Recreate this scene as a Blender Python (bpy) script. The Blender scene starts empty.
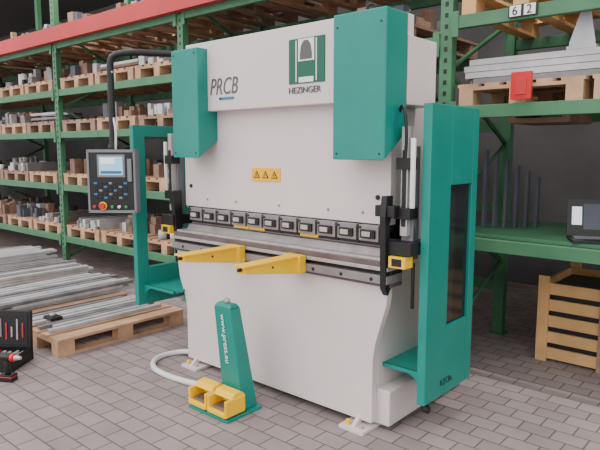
import bpy, bmesh, math, random
from mathutils import Vector, Matrix
random.seed(7)
S=bpy.context.scene
col=bpy.context.collection

# ---------------- materials ----------------
def lin(c):
    return tuple(((v/255)/12.92 if v/255<=0.04045 else (((v/255)+0.055)/1.055)**2.4) for v in c)+(1,)
def mat(name,rgb,rough=0.5,metal=0.0,var=0.0,scale=8,bump=0.0,emit=0,alpha=1):
    m=bpy.data.materials.new(name); m.use_nodes=True
    nt=m.node_tree; b=nt.nodes['Principled BSDF']
    c=lin(rgb)
    b.inputs['Base Color'].default_value=c
    b.inputs['Roughness'].default_value=rough
    b.inputs['Metallic'].default_value=metal
    if alpha<1: b.inputs['Alpha'].default_value=alpha
    if emit:
        b.inputs['Emission Color'].default_value=c; b.inputs['Emission Strength'].default_value=emit
    if var or bump:
        tc=nt.nodes.new('ShaderNodeTexCoord'); n=nt.nodes.new('ShaderNodeTexNoise')
        n.inputs['Scale'].default_value=scale; n.inputs['Detail'].default_value=6
        nt.links.new(tc.outputs['Object'],n.inputs['Vector'])
        r=nt.nodes.new('ShaderNodeValToRGB')
        r.color_ramp.elements[0].position=0.3; r.color_ramp.elements[1].position=0.7
        r.color_ramp.elements[0].color=tuple(k*(1-var) for k in c[:3])+(1,)
        r.color_ramp.elements[1].color=tuple(min(1,k*(1+var)) for k in c[:3])+(1,)
        nt.links.new(n.outputs['Fac'],r.inputs['Fac']); nt.links.new(r.outputs['Color'],b.inputs['Base Color'])
        if bump:
            bp=nt.nodes.new('ShaderNodeBump'); bp.inputs['Strength'].default_value=bump; bp.inputs['Distance'].default_value=0.01
            nt.links.new(n.outputs['Fac'],bp.inputs['Height']); nt.links.new(bp.outputs['Normal'],b.inputs['Normal'])
    return m
M={}
M['white']=mat('white_paint',(220,208,209),0.38,var=0.03,scale=3)
M['teal']=mat('teal_paint',(0,132,120),0.42,var=0.06,scale=4)
M['dark']=mat('dark_metal',(38,36,38),0.5,0.3)
M['black']=mat('black_plastic',(20,20,23),0.45)
M['steel']=mat('machined_steel',(185,180,180),0.35,0.4,var=0.15,scale=20)
M['steel2']=mat('rail_steel',(144,136,138),0.4,0.3,var=0.15,scale=14)
M['brown']=mat('oiled_steel',(108,95,95),0.4,0.3,var=0.2,scale=12)
M['yellow']=mat('yellow_paint',(250,198,0),0.5,var=0.04)
M['yel2']=mat('sign_yellow',(246,186,0),0.6)
M['rackg']=mat('rack_green',(66,118,84),0.55,var=0.15,scale=5)
M['red']=mat('red_beam',(186,40,44),0.5,var=0.1,scale=2)
M['wood']=mat('pallet_wood',(186,148,118),0.8,var=0.3,scale=5,bump=0.2)
M['wood2']=mat('crate_wood',(214,170,116),0.75,var=0.15,scale=5,bump=0.2)
M['woodd']=mat('pallet_wood_old',(146,118,100),0.85,var=0.3,scale=5,bump=0.2)
M['bar']=mat('steel_stock',(184,184,188),0.45,0.1,var=0.2,scale=6)
M['bard']=mat('steel_stock_dark',(122,120,124),0.5,0.1,var=0.3,scale=6)
M['rust']=mat('rusty_parts',(120,94,78),0.8,0.1,var=0.3,scale=9)
M['glass']=mat('tinted_panel',(34,38,40),0.12,alpha=0.84)
M['screen']=mat('lcd_screen',(150,200,225),0.3,emit=0.5)
M['screen2']=mat('lcd_light',(225,235,240),0.3,emit=0.5)
M['redb']=mat('red_plastic',(200,30,35),0.35)
M['greenb']=mat('green_button',(30,150,70),0.35)
M['blueb']=mat('blue_keys',(40,110,160),0.4)
M['greyk']=mat('grey_keys',(120,122,128),0.5)
M['hose']=mat('grey_hose',(222,222,226),0.5)
M['wall']=mat('dark_wall',(84,82,84),0.9,var=0.3,scale=1.2)
M['shade_roof']=mat('shade_roof_sheet',(90,86,86),0.9)  # sheet of the roof added to keep the racks dark
M['paper']=mat('paper_white',(235,235,232),0.7)
M['txt']=mat('text_grey',(86,86,88),0.5)
M['logo']=mat('logo_green',(18,92,72),0.5)
M['blob']=mat('box_grey',(76,80,90),0.7,var=0.3,scale=3)
M['fill_lamp']=mat('fill_lamp_glow',(255,250,240),0.5,emit=3)  # glow of the added fill lamps

# ---------------- builder ----------------
def empty(name,loc=(0,0,0)):
    e=bpy.data.objects.new(name,None); e.empty_display_size=0.1; e.location=loc; col.objects.link(e); return e
class MB:
    def __init__(s): s.bm=bmesh.new(); s.mats=[]
    def mi(s,m):
        if m not in s.mats: s.mats.append(m)
        return s.mats.index(m)
    def box(s,x0,x1,y0,y1,z0,z1,m='white',T=None):
        vs=[s.bm.verts.new((x,y,z)) for z in (z0,z1) for y in (y0,y1) for x in (x0,x1)]
        if T is not None:
            for v in vs: v.co=T@v.co
        k=s.mi(m)
        for f in ((0,2,3,1),(4,5,7,6),(0,1,5,4),(2,6,7,3),(0,4,6,2),(1,3,7,5)):
            fc=s.bm.faces.new([vs[i] for i in f]); fc.material_index=k
        return s
    def prism(s,pts,axis,a,b,m='white',T=None):
        def mk(p,v):
            if axis==1: c=Vector((p[0],v,p[1]))
            elif axis==0: c=Vector((v,p[0],p[1]))
            else: c=Vector((p[0],p[1],v))
            return s.bm.verts.new(T@c if T is not None else c)
        A=[mk(p,a) for p in pts]; B=[mk(p,b) for p in pts]; k=s.mi(m); n=len(pts)
        fs=[s.bm.faces.new(A),s.bm.faces.new(B[::-1])]
        for i in range(n): fs.append(s.bm.faces.new([A[i],B[i],B[(i+1)%n],A[(i+1)%n]]))
        for f in fs: f.material_index=k
        return s
    def cyl(s,p,q,r,m='steel',n=16,r2=None):
        p=Vector(p); q=Vector(q); d=(q-p).normalized(); r2=r if r2 is None else r2
        u=d.orthogonal().normalized(); w=d.cross(u); k=s.mi(m)
        A=[];B=[]
        for i in range(n):
            a=2*math.pi*i/n; o=u*math.cos(a)+w*math.sin(a)
            A.append(s.bm.verts.new(p+o*r)); B.append(s.bm.verts.new(q+o*r2))
        fs=[s.bm.faces.new(A),s.bm.faces.new(B[::-1])]
        for i in range(n):
            f=s.bm.faces.new([A[i],B[i],B[(i+1)%n],A[(i+1)%n]]); f.smooth=True; fs.append(f)
        for f in fs: f.material_index=k
        return s
    def done(s,name,parent=None,bevel=0,loc=None):
        bmesh.ops.recalc_face_normals(s.bm,faces=s.bm.faces)
        me=bpy.data.meshes.new(name); s.bm.to_mesh(me); s.bm.free()
        for m in s.mats: me.materials.append(M[m])
        o=bpy.data.objects.new(name,me); col.objects.link(o)
        if parent: o.parent=parent
        if loc: o.location=loc
        if bevel:
            b=o.modifiers.new('bev','BEVEL'); b.width=bevel; b.segments=2; b.limit_method='ANGLE'; b.angle_limit=math.radians(50)
        return o
def tube(name,pts,r,m,parent=None,res=8):
    cu=bpy.data.curves.new(name,'CURVE'); cu.dimensions='3D'; cu.bevel_depth=r; cu.bevel_resolution=4; cu.resolution_u=res
    sp=cu.splines.new('NURBS'); sp.points.add(len(pts)-1)
    for i,p in enumerate(pts): sp.points[i].co=(*p,1)
    sp.use_endpoint_u=True; sp.order_u=3
    cu.materials.append(M[m]); o=bpy.data.objects.new(name,cu); col.objects.link(o)
    if parent: o.parent=parent
    return o
def text(name,body,size,loc,rot,m,parent,ex=0.001,shear=0,sx=1):
    cu=bpy.data.curves.new(name,'FONT'); cu.body=body; cu.size=size; cu.extrude=ex; cu.shear=shear
    cu.materials.append(M[m]); o=bpy.data.objects.new(name,cu); col.objects.link(o)
    o.location=loc; o.rotation_euler=rot; o.scale=(sx,1,1); o.parent=parent
    return o
FR=(math.pi/2,0,0)

# ---------------- camera ----------------
f=586; th=math.atan(75/586); ps=math.radians(41.1)
cd=bpy.data.cameras.new('camera'); cd.sensor_width=36; cd.lens=36*f/600; cd.clip_end=200
co=bpy.data.objects.new('camera',cd); col.objects.link(co); co.location=(0,0,1.6)
co.rotation_euler=(math.pi/2-th,0,ps); S.camera=co

# ---------------- world / light ----------------
w=bpy.data.worlds.new('world'); S.world=w; w.use_nodes=True
bg=w.node_tree.nodes['Background']; bg.inputs[0].default_value=(0.98,0.96,0.96,1); bg.inputs[1].default_value=1.6
sd=bpy.data.lights.new('sun','SUN'); sd.energy=1.8; sd.angle=math.radians(60); sd.color=(1,0.96,0.92)
so=bpy.data.objects.new('sun',sd); col.objects.link(so); so.location=(2,-4,6)
so.rotation_euler=Vector((0.15,0.8,-0.75)).to_track_quat('-Z','Y').to_euler()

# ---------------- floor ----------------
fm=bpy.data.materials.new('paving'); fm.use_nodes=True; nt=fm.node_tree; b=nt.nodes['Principled BSDF']
tc=nt.nodes.new('ShaderNodeTexCoord'); mp=nt.nodes.new('ShaderNodeMapping')
br=nt.nodes.new('ShaderNodeTexBrick'); br.inputs['Scale'].default_value=1.0
br.inputs['Brick Width'].default_value=0.18; br.inputs['Row Height'].default_value=0.125
br.inputs['Mortar Size'].default_value=0.006; br.inputs['Mortar Smooth'].default_value=0.7
br.inputs['Color1'].default_value=lin((158,147,147)); br.inputs['Color2'].default_value=lin((142,131,132)); br.inputs['Mortar'].default_value=lin((100,90,90))
ns=nt.nodes.new('ShaderNodeTexNoise'); ns.inputs['Scale'].default_value=1.6; ns.inputs['Detail'].default_value=10; ns.inputs['Roughness'].default_value=0.65
rp=nt.nodes.new('ShaderNodeValToRGB'); rp.color_ramp.elements[0].position=0.3; rp.color_ramp.elements[1].position=0.7
rp.color_ramp.elements[0].color=(0.76,0.73,0.71,1); rp.color_ramp.elements[1].color=(1.08,1.07,1.07,1)
mx=nt.nodes.new('ShaderNodeMix'); mx.data_type='RGBA'; mx.blend_type='MULTIPLY'; mx.inputs[0].default_value=1
nt.links.new(tc.outputs['Object'],mp.inputs[0]); nt.links.new(mp.outputs[0],br.inputs['Vector']); nt.links.new(tc.outputs['Object'],ns.inputs['Vector'])
nt.links.new(ns.outputs['Fac'],rp.inputs[0]); nt.links.new(br.outputs['Color'],mx.inputs[6]); nt.links.new(rp.outputs[0],mx.inputs[7])
nt.links.new(mx.outputs[2],b.inputs['Base Color']); b.inputs['Roughness'].default_value=0.75
bp=nt.nodes.new('ShaderNodeBump'); bp.inputs['Strength'].default_value=0.6; bp.inputs['Distance'].default_value=0.006; bp.invert=True
nt.links.new(br.outputs['Fac'],bp.inputs['Height']); nt.links.new(bp.outputs[0],b.inputs['Normal'])
M['floor']=fm
MB().box(-26,6,-6,7.2,-0.1,0,'floor').done('floor')
MB().box(-26,6,7.0,7.1,0,4.6,'wall').done('wall_back')
MB().box(-26,6,3.3,7.1,4.6,4.7,'shade_roof').done('rack_shade_roof')  # roof slab put in above the racks to darken the interior
for lx in (-8.9,-6.2,-1.2,1.5):  # added lamps out of view, brightening the shelf fronts
    LE=empty('added_fill_lamp',(lx,3.45,4.5))
    e=MB(); e.box(-0.75,0.75,-0.08,0.08,0.03,0.1,'paper'); e.cyl((-0.7,0,0.0),(0.7,0,0.0),0.02,'fill_lamp')
    o=e.done('fill_lamp_body'); o.parent=LE
    ld=bpy.data.lights.new('rack_fill_light','AREA'); ld.shape='RECTANGLE'; ld.size=1.4; ld.size_y=0.15; ld.energy=70; ld.color=(1,0.95,0.88)
    lo_=bpy.data.objects.new('rack_fill_light',ld); col.objects.link(lo_); lo_.parent=LE; lo_.location=(0,0.02,-0.04)
    lo_.rotation_euler=Vector((0,0.55,-0.85)).to_track_quat('-Z','Y').to_euler()

# ---------------- press brake ----------------
PB=empty('press_brake',(-2.55,3.2,0))
def par(o,e):
    o.parent=e; o.matrix_parent_inverse=Matrix.Translation(-Vector(e.location)); return o
def D(mb,name,e,bevel=0.004): return par(mb.done(name,None,bevel),e)
for nm,xa,xb in (('side_frame_1',-3.46,-3.40),('side_frame_2',-1.84,-1.78)):
    D(MB().prism([(2.715,0.03),(3.62,0.03),(3.62,1.3),(3.25,1.5),(3.25,2.15),(2.88,2.15),(2.88,1.30),(3.05,1.22),(3.05,1.0),(2.82,0.90),(2.715,0.86)],0,xa,xb,'white'),nm,PB)
D(MB().box(-1.80,-1.70,2.72,3.60,0.03,0.24,'white').box(-3.50,-3.42,2.72,3.60,0.03,0.24,'white'),'base_rails',PB,0.008)
D(MB().prism([(-3.54,0.865),(-3.54,0.80),(-3.52,0.66),(-3.46,0.52),(-3.44,0.42),(-3.44,0.05),(-1.78,0.05),(-1.78,0.42),(-1.765,0.52),(-1.73,0.64),(-1.70,0.74),(-1.69,0.80),(-1.69,0.865)],1,2.66,2.71,'white'),'table_apron',PB)
D(MB().box(-3.39,-1.85,2.75,3.5,0.1,0.85,'dark'),'bed_box',PB)
t=MB()
t.box(-3.53,-1.66,2.64,2.76,0.862,0.885,'brown')
t.box(-3.53,-1.66,2.605,2.76,0.885,0.93,'steel2')
t.box(-3.53,-1.66,2.645,2.76,0.93,0.955,'dark')
t.box(-3.52,-1.66,2.61,2.78,0.955,0.975,'steel')
t.box(-3.52,-1.66,2.62,2.78,0.975,1.005,'brown')
t.box(-3.50,-1.68,2.63,2.80,1.005,1.02,'steel')
t.prism([(2.68,1.02),(2.77,1.02),(2.74,1.06),(2.71,1.06)],0,-3.45,-1.73,'steel2')
for i in range(9):
    x=-3.4+i*0.205
    t.cyl((x,2.602,0.905),(x,2.61,0.905),0.011,'dark',10)
D(t,'table_rail',PB,0.002)
D(MB().box(-3.50,-1.72,2.72,2.78,1.19,1.95,'white').box(-3.48,-1.74,2.781,2.86,1.25,2.1,'white'),'ram',PB)
c=MB(); n=11; L=(3.42-1.76)/n
c.box(-3.46,-1.73,2.735,2.775,1.15,1.188,'dark')
for i in range(n):
    x0=-3.42+i*L
    c.box(x0+0.008,x0+L-0.012,2.685,2.735,1.095,1.185,'steel2')
    c.box(x0+0.025,x0+L-0.03,2.672,2.686,1.112,1.160,'dark')
    c.box(x0+0.04,x0+L-0.055,2.664,2.674,1.122,1.150,'steel')
    c.cyl((x0+0.018,2.68,1.17),(x0+0.018,2.69,1.17),0.008,'black',8)
    c.box(x0+0.004,x0+L-0.004,2.705,2.745,1.075,1.095,'yellow' if i in (3,4,7) else 'dark')
    c.box(x0-0.006,x0+0.004,2.69,2.72,1.10,1.17,'black')
c.prism([(2.705,1.075),(2.75,1.075),(2.735,1.062),(2.725,1.062)],0,-3.42,-1.76,'steel')
D(c,'tool_clamps',PB,0.002)
g=MB()
for x in (-2.72,-2.24):
    g.box(x-0.09,x+0.09,2.87,2.93,1.03,1.09,'yellow')
g.box(-3.35,-1.85,3.0,3.06,0.98,1.06,'steel2')
g.box(-3.38,-1.85,3.3,3.34,0.86,1.6,'dark')
D(g,'back_gauge',PB)
D(MB().box(-3.36,-1.68,2.64,2.86,1.86,2.32,'white'),'header_beam',PB,0.006)
D(MB().box(-1.84,-1.655,2.765,3.07,1.84,2.20,'white').box(-3.5,-3.40,2.765,3.07,1.5,2.20,'white').box(-3.4,-1.84,2.87,3.05,2.0,2.2,'white'),'header_cheeks',PB)
def cover(nm,x0,x1,zt,zb):
    D(MB().prism([(2.55,zb),(2.55,zt),(2.76,zt),(2.76,zb+0.145)],0,x0,x1,'teal'),nm,PB,0.008)
cover('cylinder_cover_1',-3.41,-3.13,2.275,1.545)
cover('cylinder_cover_2',-1.99,-1.655,2.31,1.545)
sc=MB()
for x0,x1 in ((-3.41,-3.13),(-1.99,-1.655)):
    for x in (x0+0.03,x1-0.03):
        for z in (1.58,2.24): sc.cyl((x,2.546,z),(x,2.552,z),0.005,'dark',8)
D(sc,'cover_screws',PB,0)
def ring(name,c,R_,r,m,rot,parent):
    bm=bmesh.new(); N=20;K=8;vs=[]
    for i in range(N):
        a=2*math.pi*i/N
        for j in range(K):
            p=2*math.pi*j/K
            vs.append(bm.verts.new(((R_+r*math.cos(p))*math.cos(a),r*math.sin(p),(R_+r*math.cos(p))*math.sin(a))))
    for i in range(N):
        for j in range(K):
            bm.faces.new([vs[i*K+j],vs[i*K+(j+1)%K],vs[((i+1)%N)*K+(j+1)%K],vs[((i+1)%N)*K+j]])
    me=bpy.data.meshes.new(name); bm.to_mesh(me); bm.free(); me.materials.append(M[m])
    o=bpy.data.objects.new(name,me); col.objects.link(o); o.location=c; o.rotation_euler=rot
    par(o,parent); return o
ring('lifting_eye',(-1.82,2.66,2.335),0.025,0.009,'dark',(0,0,0.4),PB)
par(text('label_model','PRCB',0.155,(-3.11,2.637,1.965),FR,'txt',None,0.001,0.25,0.74),PB)
D(MB().box(-2.99,-2.87,2.634,2.64,1.93,1.945,'blueb').box(-3.01,-2.99,2.634,2.64,1.93,1.945,'black'),'label_strip',PB,0)
lg=MB()
x0,x1,z0,z1=-2.385,-2.115,1.985,2.24
lg.box(x0,x1,2.634,2.64,z0,z1,'logo')
lg.box(x0+0.075,x1-0.075,2.631,2.634,z0+0.125,z1-0.005,'paper')
lg.box(x0+0.08,x1-0.08,2.631,2.634,z0+0.005,z0+0.035,'paper')
lg.prism([(-2.295,2.12),(-2.205,2.12),(-2.205,2.15),(-2.215,2.20),(-2.235,2.225),(-2.265,2.225),(-2.285,2.20),(-2.295,2.15)],1,2.628,2.631,'txt')
for xx in (x0+0.055,x1-0.062): lg.box(xx,xx+0.007,2.631,2.634,z0+0.01,z1-0.01,'paper')
D(lg,'logo_plate',PB,0)
par(text('label_maker','HEZINGER',0.052,(-2.39,2.636,1.93),FR,'txt',None,0.002,0,1.0),PB)
D(MB().box(-2.79,-2.535,2.714,2.72,1.40,1.485,'yel2'),'warning_sign',PB,0)
ws=MB()
for i in range(3):
    cx=-2.742+i*0.079
    ws.prism([(cx-0.028,1.42),(cx+0.028,1.42),(cx,1.467)],1,2.711,2.714,'black')
    ws.prism([(cx-0.018,1.425),(cx+0.018,1.425),(cx,1.456)],1,2.709,2.711,'yel2')
    ws.box(cx-0.003,cx+0.003,2.707,2.709,1.429,1.447,'black')
D(ws,'warning_symbols',PB,0)
bo=MB()
for x in (-3.25,-2.95,-2.55,-2.15,-1.9):
    bo.cyl((x,2.713,1.25),(x,2.722,1.25),0.007,'steel2',8)
bo.cyl((-1.80,2.712,1.34),(-1.80,2.722,1.34),0.014,'dark',10)
bo.cyl((-3.43,2.712,1.34),(-3.43,2.722,1.34),0.014,'dark',10)
D(bo,'ram_bolts',PB,0)
ft=MB()
for x in (-3.34,-1.87):
    ft.box(x-0.085,x+0.085,2.58,2.80,0,0.022,'white')
    ft.prism([(2.60,0.022),(2.68,0.022),(2.68,0.09)],0,x-0.012,x+0.012,'white')
    ft.cyl((x-0.045,2.62,0.02),(x-0.045,2.62,0.05),0.014,'yellow',8)
    ft.cyl((x+0.05,2.62,0.02),(x+0.05,2.62,0.045),0.012,'steel',8)
    ft.box(x-0.085,x+0.085,3.45,3.65,0,0.03,'white')
D(ft,'feet',PB,0.003)

def arm(nm,x):
    e=MB()
    w_=0.035; d=0.03
    e.prism([(2.603,0.94+d),(2.603,0.855+d),(2.56,0.845+d),(2.50,0.85+d),(2.14,0.905+d),(2.14,0.94+d)],0,x-w_,x+w_,'yellow')
    e.box(x-w_-0.012,x+w_+0.012,2.12,2.603,0.94+d,0.95+d,'yellow')
    e.box(x-w_-0.03,x+w_+0.03,2.55,2.603,0.848+d,0.952+d,'yellow')
    e.cyl((x,2.14,0.925+d),(x,2.115,0.925+d),0.01,'dark',10)
    e.cyl((x+w_,2.35,0.912+d),(x+w_+0.004,2.35,0.912+d),0.008,'dark',8)
    D(e,nm,PB,0.003)
arm('support_arm_1',-2.81); arm('support_arm_2',-2.29)

def guard(nm,x,y0,y1,z0,z1,wy0,wy1,wz0,wz1,s,xin,glass):
    e=MB(); tk=0.025
    a,b_=x-tk,x+tk
    e.box(a,b_,y0,wy0,z0,z1,'teal').box(a,b_,wy1,y1,z0,z1,'teal')
    e.box(a,b_,wy0,wy1,z0,wz0,'teal').box(a,b_,wy0,wy1,wz1,z1,'teal')
    D(e,nm,PB,0.004)
    if glass: D(MB().box(x-0.006,x+0.006,wy0,wy1,wz0,wz1,'glass'),nm+'_window',PB,0)
    e=MB(); xo=x-s*tk
    lo,hi=sorted((xo,xin))
    e.box(lo,hi,y0+0.06,y1,z0+0.14,z0+0.16,'teal')
    e.box(lo,hi,y1-0.03,y1,z0,z0+0.14,'teal')
    arc=[(xo-s*(0.10*(1-math.cos(k*math.pi/16))),z0+0.02+0.12*math.sin(k*math.pi/16)) for k in range(9)]+[(xin,z0+0.14),(xin,z0+0.16),(xo,z0+0.16)]
    e.prism(arc,1,y0+0.05,y0+0.07,'teal')
    D(e,nm+'_tray',PB,0.002)
guard('side_guard_right',-1.5,2.71,3.27,0.225,1.838,2.94,3.20,0.62,1.41,1,-1.78,True)
guard('side_guard_left',-3.85,2.50,2.99,0.41,1.785,2.60,2.88,0.70,1.70,-1,-3.46,False)
D(MB().cyl((-1.51,2.80,0.225),(-1.51,2.80,0.19),0.012,'dark',8).cyl((-1.525,2.80,0.17),(-1.495,2.80,0.17),0.022,'dark',12),'guard_roller',PB,0)
par(text('guard_label','RZCBs',0.05,(-1.4735,2.88,0.285),(math.pi/2,0,math.pi/2),'black',None,0.0005),PB)

def laser(nm,x,s):
    e=MB()
    e.box(x-0.02,x+0.02,2.66,2.70,1.15,1.72,'steel')
    e.box(x-0.035,x+0.035,2.701,2.76,1.02,1.62,'greyk')
    e.box(x-0.012,x+0.012,2.655,2.66,1.2,1.6,'black')
    e.cyl((x+s*0.05,2.66,1.3),(x+s*0.05,2.66,1.66),0.014,'paper',12)
    e.box(x-0.05,x+0.05,2.60,2.68,0.985,1.045,'yellow')
    e.box(x-0.03,x+0.03,2.597,2.60,0.995,1.035,'black')
    e.box(x-0.07,x+0.07,2.62,2.80,1.05,1.12,'dark')
    e.box(x-0.05,x+0.05,2.64,2.72,1.24,1.30,'black')
    e.box(x-0.04,x+0.04,2.64,2.72,1.50,1.56,'dark')
    e.cyl((x+s*0.03,2.72,0.75),(x+s*0.03,2.72,1.0),0.01,'black',8)
    D(e,nm,PB,0.003)
laser('laser_guard_right',-1.60,1)
laser('laser_guard_left',-3.60,-1)
D(MB().prism([(2.60,1.36),(2.66,1.36),(2.66,1.28),(2.63,1.20),(2.66,0.86),(2.63,0.82),(2.60,0.86),(2.585,1.25)],0,-1.70,-1.665,'black').box(-1.74,-1.62,2.60,2.66,1.25,1.31,'black'),'ram_end_bracket',PB,0.003)
D(MB().prism([(2.62,1.30),(2.70,1.30),(2.70,1.0),(2.64,1.0)],0,-3.56,-3.52,'black'),'ram_end_bracket_left',PB,0.003)
par(tube('cable_1',[(-1.66,2.7,1.8),(-1.62,2.66,1.86),(-1.58,2.65,1.7),(-1.60,2.66,1.5)],0.008,'black'),PB)
par(tube('cable_2',[(-1.58,2.72,1.25),(-1.54,2.7,1.05),(-1.60,2.68,0.95),(-1.70,2.7,1.0)],0.006,'black'),PB)

# control panel on arm
T=Matrix.Translation((-3.78,2.30,1.378))@Matrix.Rotation(math.radians(38),4,'Z')
cp=MB()
cp.box(-0.165,0.165,-0.045,0.05,-0.22,0.22,'black',T)
cp.box(-0.172,0.172,-0.05,-0.040,0.205,0.225,'greyk',T).box(-0.172,0.172,-0.05,-0.040,-0.225,-0.205,'greyk',T)
cp.box(-0.175,-0.16,-0.05,0.04,-0.225,0.225,'greyk',T).box(0.16,0.175,-0.05,0.04,-0.225,0.225,'greyk',T)
cp.box(-0.10,0.10,-0.05,-0.044,0.03,0.19,'greyk',T)
cp.box(-0.085,0.085,-0.053,-0.049,0.045,0.175,'screen',T)
cp.box(-0.075,0.03,-0.055,-0.052,0.125,0.165,'screen2',T).box(-0.075,0.075,-0.055,-0.052,0.055,0.075,'blueb',T)
for r in range(5):
    for q in range(7):
        m_='dark' if (r+q)%3 else ('greyk' if q%2 else 'blueb')
        cp.box(-0.13+q*0.036,-0.105+q*0.036,-0.05,-0.045,-0.02-r*0.026,-0.005-r*0.026,m_,T)
def tc_(x,y,z): return T@Vector((x,y,z))
cp.cyl(tc_(-0.07,-0.04,-0.175),tc_(-0.07,-0.075,-0.175),0.022,'redb')
cp.cyl(tc_(-0.07,-0.04,-0.175),tc_(-0.07,-0.052,-0.175),0.03,'yellow')
for xx,m_ in ((-0.13,'redb'),(0.0,'greenb'),(0.05,'paper'),(0.10,'greenb')):
    cp.cyl(tc_(xx,-0.04,-0.18),tc_(xx,-0.058,-0.18),0.011,m_)
cp.box(0.12,0.15,-0.06,-0.045,0.0,0.16,'greyk',T)
cp.cyl(tc_(0,0.01,0.22),tc_(0,0.01,0.26),0.035,'black')
D(cp,'control_panel',PB,0.003)
px,py=tc_(0,0.01,0).x,tc_(0,0.01,0).y
par(tube('panel_arm',[(px,py,1.62),(px,py,1.9),(px,py,2.12),(px,py,2.22),(px+0.03,py+0.02,2.265),(px+0.13,py+0.1,2.28),(-3.55,2.55,2.275),(-3.41,2.68,2.27)],0.024,'black'),PB)
par(tube('panel_cable',[(px+0.03,py,1.60),(px+0.06,py,1.75),(px-0.05,py,1.95),(px+0.02,py,2.15)],0.008,'hose'),PB)

# ---------------- foot pedal ----------------
FP=empty('foot_pedal',(-2.6,2.38,0))
def hexa(mb,bot,top,z0,z1,m):
    k=mb.mi(m); A=[mb.bm.verts.new((x,y,z0)) for x,y in bot]; B=[mb.bm.verts.new((x,y,z1)) for x,y in top]
    fs=[mb.bm.faces.new(A),mb.bm.faces.new(B[::-1])]+[mb.bm.faces.new([A[i],B[i],B[(i+1)%4],A[(i+1)%4]]) for i in range(4)]
    for f_ in fs: f_.material_index=k
e=MB()
hexa(e,[(-2.68,2.34),(-2.50,2.34),(-2.50,2.46),(-2.68,2.46)],[(-2.71,2.30),(-2.56,2.30),(-2.56,2.38),(-2.71,2.38)],0.02,0.65,'teal')
hexa(e,[(-2.71,2.30),(-2.56,2.30),(-2.56,2.38),(-2.71,2.38)],[(-2.695,2.315),(-2.575,2.315),(-2.575,2.365),(-2.695,2.365)],0.651,0.675,'teal')
e.cyl((-2.635,2.34,0.675),(-2.635,2.34,0.70),0.02,'steel')
D(e,'pedestal',FP,0.005)
e=MB(); e.box(-2.83,-2.47,2.18,2.47,0,0.02,'teal'); e.box(-2.81,-2.49,2.20,2.36,0.02,0.03,'black')
D(e,'base_plate',FP,0.003)
for i,x in enumerate((-2.74,-2.56)):
    e=MB()
    e.prism([(2.17,0.03),(2.335,0.03),(2.335,0.14),(2.30,0.165),(2.25,0.16),(2.22,0.13),(2.29,0.11),(2.29,0.06),(2.17,0.06)],0,x-0.08,x+0.08,'yellow')
    e.box(x-0.086,x-0.068,2.175,2.335,0.03,0.135,'yellow').box(x+0.068,x+0.086,2.175,2.335,0.03,0.135,'yellow')
    e.box(x-0.06,x+0.06,2.19,2.29,0.061,0.075,'brown')
    D(e,'pedal_%d'%(i+1),FP,0.008)
down=(Vector((-2.59,2.34,0.02))-Vector((-2.635,2.30,0.65))).normalized()
nrm=Vector((1,0,0)).cross(down).normalized()
if nrm.y>0: nrm=-nrm
up=nrm.cross(down)
t_=text('pedestal_label','www.press.eu',0.055,(0,0,0),(0,0,0),'paper',None,0.001,0,1)
mt=Matrix((down,up,nrm)).transposed().to_4x4(); mt.translation=Vector((-2.65,2.302,0.61))+nrm*0.004
t_.matrix_world=mt; par(t_,FP)
h=tube('hose',[(-2.6,2.47,0.05),(-2.75,2.52,0.02),(-3.0,2.42,0.018),(-3.3,2.37,0.018),(-3.55,2.40,0.018),(-3.70,2.56,0.018),(-3.66,2.74,0.02),(-3.5,2.76,0.05),(-3.44,2.78,0.10)],0.02,'hose'); par(h,FP)

# ---------------- pallets ----------------
def pallet(x,y,z,rot=0,m='wood',name='wooden_pallet'):
    T=Matrix.Translation((x,y,z))@Matrix.Rotation(rot,4,'Z')
    e=MB()
    for xx in (-0.35,0,0.35):
        e.box(xx-0.05,xx+0.05,-0.6,0.6,0,0.022,m)
        for yy in (-0.53,0,0.53): e.box(xx-0.05,xx+0.05,yy-0.07,yy+0.07,0.022,0.1,m)
    for yy in (-0.53,0,0.53): e.box(-0.4,0.4,yy-0.07,yy+0.07,0.1,0.122,m)
    for i in range(5):
        xx=-0.34+i*0.17; wd=0.07 if i%2==0 else 0.05
        e.box(xx-wd+0.0,xx+wd,-0.6,0.6,0.122,0.144,m)
    o=e.done(name); o.matrix_world=T; return o
def stock(pal,kind):
    e=MB()
    if kind==0:
        for i in range(random.randint(8,14)):
            xx=random.uniform(-0.34,0.34); w_=random.uniform(0.02,0.05); l=random.uniform(0.35,0.58); h=random.uniform(0.03,0.12)
            e.box(xx-w_,xx+w_,-0.6+random.uniform(0,0.05),l,0,h,random.choice(['bar','rust','bard']))
    elif kind==1:
        for i in range(34):
            xx=random.uniform(-0.34,0.34); yy=random.uniform(-0.55,0.3); w_=random.uniform(0.03,0.06); h=random.uniform(0.05,0.2)
            e.box(xx-w_,xx+w_,yy-w_,yy+w_,0,h,random.choice(['bar','bard','rust','rust','blob','woodd']))
    elif kind==2:
        for zz in range(4):
            for yy in range(7):
                if random.random()<0.8:
                    l=random.uniform(0.36,0.42); y_=-0.5+yy*0.13+random.uniform(-.02,.02)
                    e.box(-l,l,y_-0.03,y_+0.03,zz*0.032,zz*0.032+0.03,random.choice(['bar','rust','bard']))
    else:
        for i in range(18):
            xx=random.uniform(-0.32,0.32); yy=random.uniform(-0.52,0.2); r=random.uniform(0.03,0.06)
            e.cyl((xx,yy,0),(xx,yy,random.uniform(0.06,0.2)),r,random.choice(['bar','bard','dark','paper']),12)
    o=e.done('stock_load'); o.parent=pal; o.location=(0,0,0.145); return o

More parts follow.
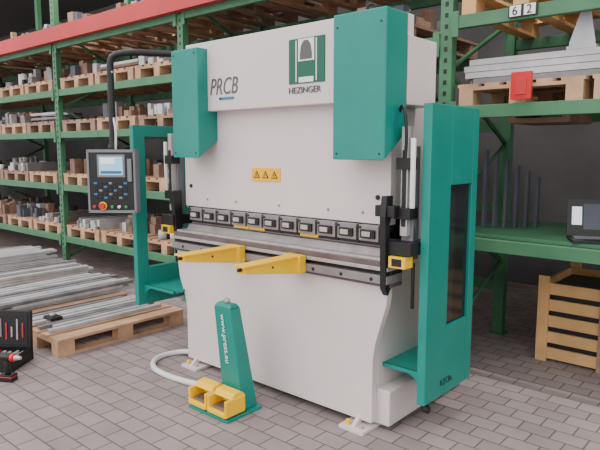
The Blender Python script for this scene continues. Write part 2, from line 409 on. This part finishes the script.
# ---------------- racks ----------------
YF,YB=3.80,4.90
def frame(e,x,top=4.2,ypos=(YF,YB)):
    for y in ypos:
        e.box(x-0.045,x+0.045,y,y+0.07,0,top,'rackg')
        e.box(x-0.07,x+0.07,y-0.02,y+0.09,0,0.012,'rackg')
        if y==ypos[0]:
            z=0.1
            while z<top-0.05:
                e.box(x-0.012,x+0.012,y-0.002,y+0.001,z,z+0.03,'dark'); z+=0.075
    z=0.15; fl=0
    while z<top-0.6:
        a=(x,ypos[0]+0.05,z) if fl==0 else (x,ypos[1]+0.02,z)
        b_=(x,ypos[1]+0.02,z+0.5) if fl==0 else (x,ypos[0]+0.05,z+0.5)
        e.cyl(a,b_,0.018,'rackg',6); z+=0.5; fl=1-fl
def rack(name,xs,levels,extra=None):
    R_=empty(name,(xs[0],YF,0))
    e=MB()
    for x in xs: frame(e,x)
    D(e,'uprights',R_,0)
    e=MB()
    xx=list(xs)+([extra] if extra is not None else [])
    for i in range(len(xx)-1):
        for z in levels:
            for y in (YF-0.01,YB+0.03):
                e.box(xx[i]+0.045,xx[i+1]-0.045,y,y+0.05,z-0.085,z-0.001,'rackg')
            for x in (xx[i]+0.045,xx[i+1]-0.045-0.05):
                e.box(x,x+0.05,YF-0.016,YF-0.01,z-0.14,z+0.03,'rackg')
    D(e,'beams',R_,0.004)
LX=[-18.5,-15.8,-13.0,-10.3,-7.56,-4.92]
lv=[0.46,1.15,1.84,2.38,2.98]
rack('pallet_rack',LX,lv,-1.98)
rack('pallet_rack',[-1.98,0.75,3.4],[1.0,1.9,2.50])
MB().box(-19,3.4,YF-0.10,YF-0.03,2.96,3.14,'red').done('crane_rail_beam')
for bi in range(len(LX)):
    for li,z in enumerate(lv):
        for k in range(3):
            x=LX[bi]+0.48+k*0.87+random.uniform(-0.02,0.02)
            p=pallet(x,4.42,z,0,random.choice(['wood','woodd','wood']))
            if li==4 or random.random()<0.95: stock(p,random.choice([0,1,1,2,3]))
for k in range(3):
    x=-1.98+0.5+k*0.86
    p=pallet(x,4.42,1.9,0,'wood')
    p=pallet(x,4.42,2.5,0,'wood2')
e=MB()
for i in range(10):
    for j in range(4):
        m_='bar' if (i+j)%4 else 'bard'
        sh=random.uniform(-0.06,0.06)
        e.box(-1.84+sh,-0.2+sh,3.88+i*0.075,3.88+i*0.075+0.065,2.046+j*0.042,2.046+j*0.042+0.038,m_)
e.done('steel_tube_bundle')
e=MB(); e.box(-1.50,-1.37,3.765,3.785,1.92,2.09,'redb'); e.box(-1.47,-1.40,3.76,3.765,1.95,2.05,'red'); e.done('red_label_tag')
e=MB()
e.prism([(-1.20,2.232),(-1.05,2.232),(-1.05,2.25),(-1.09,2.47),(-1.13,2.47),(-1.20,2.25)],1,3.90,3.91,'bar'); e.box(-1.21,-1.04,3.885,3.95,2.212,2.232,'bar'); e.done('sheet_metal_bracket')
sg=empty('rack_number_sign',(-1.4,3.78,2.47))
par(MB().box(-1.54,-1.36,3.775,3.782,2.43,2.505,'black').done('plate'),sg)
par(MB().box(-1.53,-1.46,3.77,3.775,2.435,2.50,'paper').box(-1.44,-1.37,3.77,3.775,2.435,2.50,'paper').done('tiles'),sg)
par(text('digit_6','6',0.075,(-1.515,3.768,2.443),FR,'black',None),sg); par(text('digit_2','2',0.075,(-1.425,3.768,2.443),FR,'black',None),sg)
e=MB(); e.box(-1.93,0.7,3.86,4.88,1.0,1.02,'rackg'); e.done('shelf_board')
e=MB(); e.box(-1.6,-1.2,4.0,4.5,1.78,1.812,'rust'); e.box(-1.6,-1.55,4.0,4.5,1.812,1.9,'rust'); e.box(-1.25,-1.2,4.0,4.5,1.812,1.9,'rust')
e.done('hanging_shelf')
lp=empty('laptop',(-1.05,4.0,1.02))
Tl=Matrix.Translation((-0.99,4.02,1.022))@Matrix.Rotation(math.radians(25),4,'Z')
e=MB(); e.box(-0.17,0.17,-0.12,0.12,0,0.018,'black',Tl); e.box(-0.14,0.14,-0.02,0.10,0.018,0.02,'greyk',Tl)
Tl2=Tl@Matrix.Translation((0,0.12,0.01))@Matrix.Rotation(math.radians(-12),4,'X')
e.box(-0.17,0.17,0,0.012,0,0.25,'black',Tl2); e.box(-0.14,-0.08,-0.003,0.0,0.08,0.2,'screen2',Tl2); e.box(-0.07,0.15,-0.003,0.0,0.05,0.22,'blob',Tl2)
par(e.done('body'),lp)
e=MB()
x0,x1,y0,y1=-1.50,-0.55,4.50,5.25
for i in range(5):
    z=0.02+i*0.125
    e.box(x0,x1,y0,y0+0.02,z,z+0.085,'wood2'); e.box(x0,x0+0.02,y0+0.02,y1,z,z+0.085,'wood2'); e.box(x1-0.02,x1,y0+0.02,y1,z,z+0.085,'wood2'); e.box(x0,x1,y1-0.02,y1,z,z+0.085,'wood2')
for x in (x0,(x0+x1)/2-0.04,x1-0.08):
    e.box(x,x+0.08,y0-0.022,y0,0,0.66,'woodd' if x!=x0 else 'wood2')
    e.box(x,x+0.08,y1,y1+0.022,0,0.66,'wood2')
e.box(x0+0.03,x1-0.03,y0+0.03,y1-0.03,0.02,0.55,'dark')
e.done('wooden_crate')
e=MB()
for i in range(6):
    x=-1.85+i*0.06; e.box(x,x+0.02,4.2+i*0.05,4.25+i*0.05,1.022,1.6-0.04*i,'blob')
e.done('standing_profiles')

# ---------------- floor pallets & bars ----------------
P4=[pallet(-4.68,2.66,0,0,'wood'), pallet(-5.60,2.66,0,0,'woodd'), pallet(-6.55,2.75,0,0,'wood'), pallet(-7.5,2.75,0,0,'woodd')]
def bars(name,x0,x1,n,y0,y1,z,layers,skew):
    e=MB()
    for j in range(layers):
        for i in range(n):
            x=x0+(x1-x0)*i/n+random.uniform(-.012,.012)
            wd=(x1-x0)/n*0.34
            T=Matrix.Translation((x,(y0+y1)/2,0))@Matrix.Rotation(random.uniform(-0.02,0.02)+skew,4,'Z')
            h=(y1-y0)/2+random.uniform(-0.12,0.05)
            e.box(-wd,wd,-h,h,z+j*0.032,z+j*0.032+0.028,random.choice(['bar','bar','bard']),T)
    e.done(name,None,0.002)
bars('steel_bar_stack',-5.02,-4.45,8,2.08,3.2,0.146,1,0.0)
bars('steel_bar_stack',-5.95,-5.25,8,2.05,3.4,0.146,3,0.03)
bars('steel_bar_stack',-6.9,-6.2,7,2.1,3.5,0.146,4,-0.02)
bars('steel_bar_stack',-7.85,-7.15,7,2.1,3.5,0.146,6,0.0)
e=MB(); e.box(-4.84,-4.70,2.22,2.32,0.176,0.20,'black'); e.cyl((-4.77,2.27,0.20),(-4.77,2.27,0.225),0.025,'steel'); e.done('magnet_clamp')

# ---------------- toolbox and drill ----------------
TB=empty('tool_case',(-4.52,1.68,0))
Tt=Matrix.Translation((-4.50,1.69,0))@Matrix.Rotation(math.radians(36),4,'Z')
e=MB()
e.box(-0.21,0.21,-0.15,0.15,0,0.02,'black',Tt)
for a in ((-0.21,0.21,-0.15,-0.135),(-0.21,0.21,0.135,0.15),(-0.21,-0.195,-0.135,0.135),(0.195,0.21,-0.135,0.135)):
    e.box(a[0],a[1],a[2],a[3],0.02,0.10,'black',Tt)
for i in range(8):
    x=-0.17+i*0.048; e.cyl(Tt@Vector((x,-0.11,0.07)),Tt@Vector((x,0.10-0.01*(i%3),0.07)),0.014,random.choice(['steel','redb','bar']),10)
Tl=Tt@Matrix.Translation((0,0.115,0.10))@Matrix.Rotation(math.radians(-4),4,'X')
e.box(-0.21,0.21,0,0.035,0,0.28,'black',Tl); e.box(-0.19,0.19,-0.004,0.0,0.02,0.26,'dark',Tl)
for i in range(8):
    x=-0.16+i*0.044; e.box(x,x+0.012,-0.012,-0.004,0.06+0.02*(i%2),0.22-0.03*(i%3),random.choice(['steel','redb','steel2']),Tl)
par(e.done('case',None,0.003),TB)
Td=Matrix.Translation((-4.12,1.62,0))@Matrix.Rotation(math.radians(30),4,'Z')
def dp(x,y,z): return Td@Vector((x,y,z))
e=MB()
e.box(-0.05,0.05,-0.035,0.035,0,0.05,'black',Td); e.box(-0.052,0.052,-0.037,0.037,0.03,0.038,'redb',Td)
e.cyl(dp(0,0,0.05),dp(-0.01,0,0.15),0.02,'black')
e.cyl(dp(-0.07,0,0.17),dp(0.03,0,0.17),0.03,'black'); e.cyl(dp(0.03,0,0.17),dp(0.06,0,0.17),0.028,'redb'); e.cyl(dp(0.06,0,0.17),dp(0.11,0,0.17),0.02,'steel',16,0.012)
e.done('cordless_drill',None,0.003)
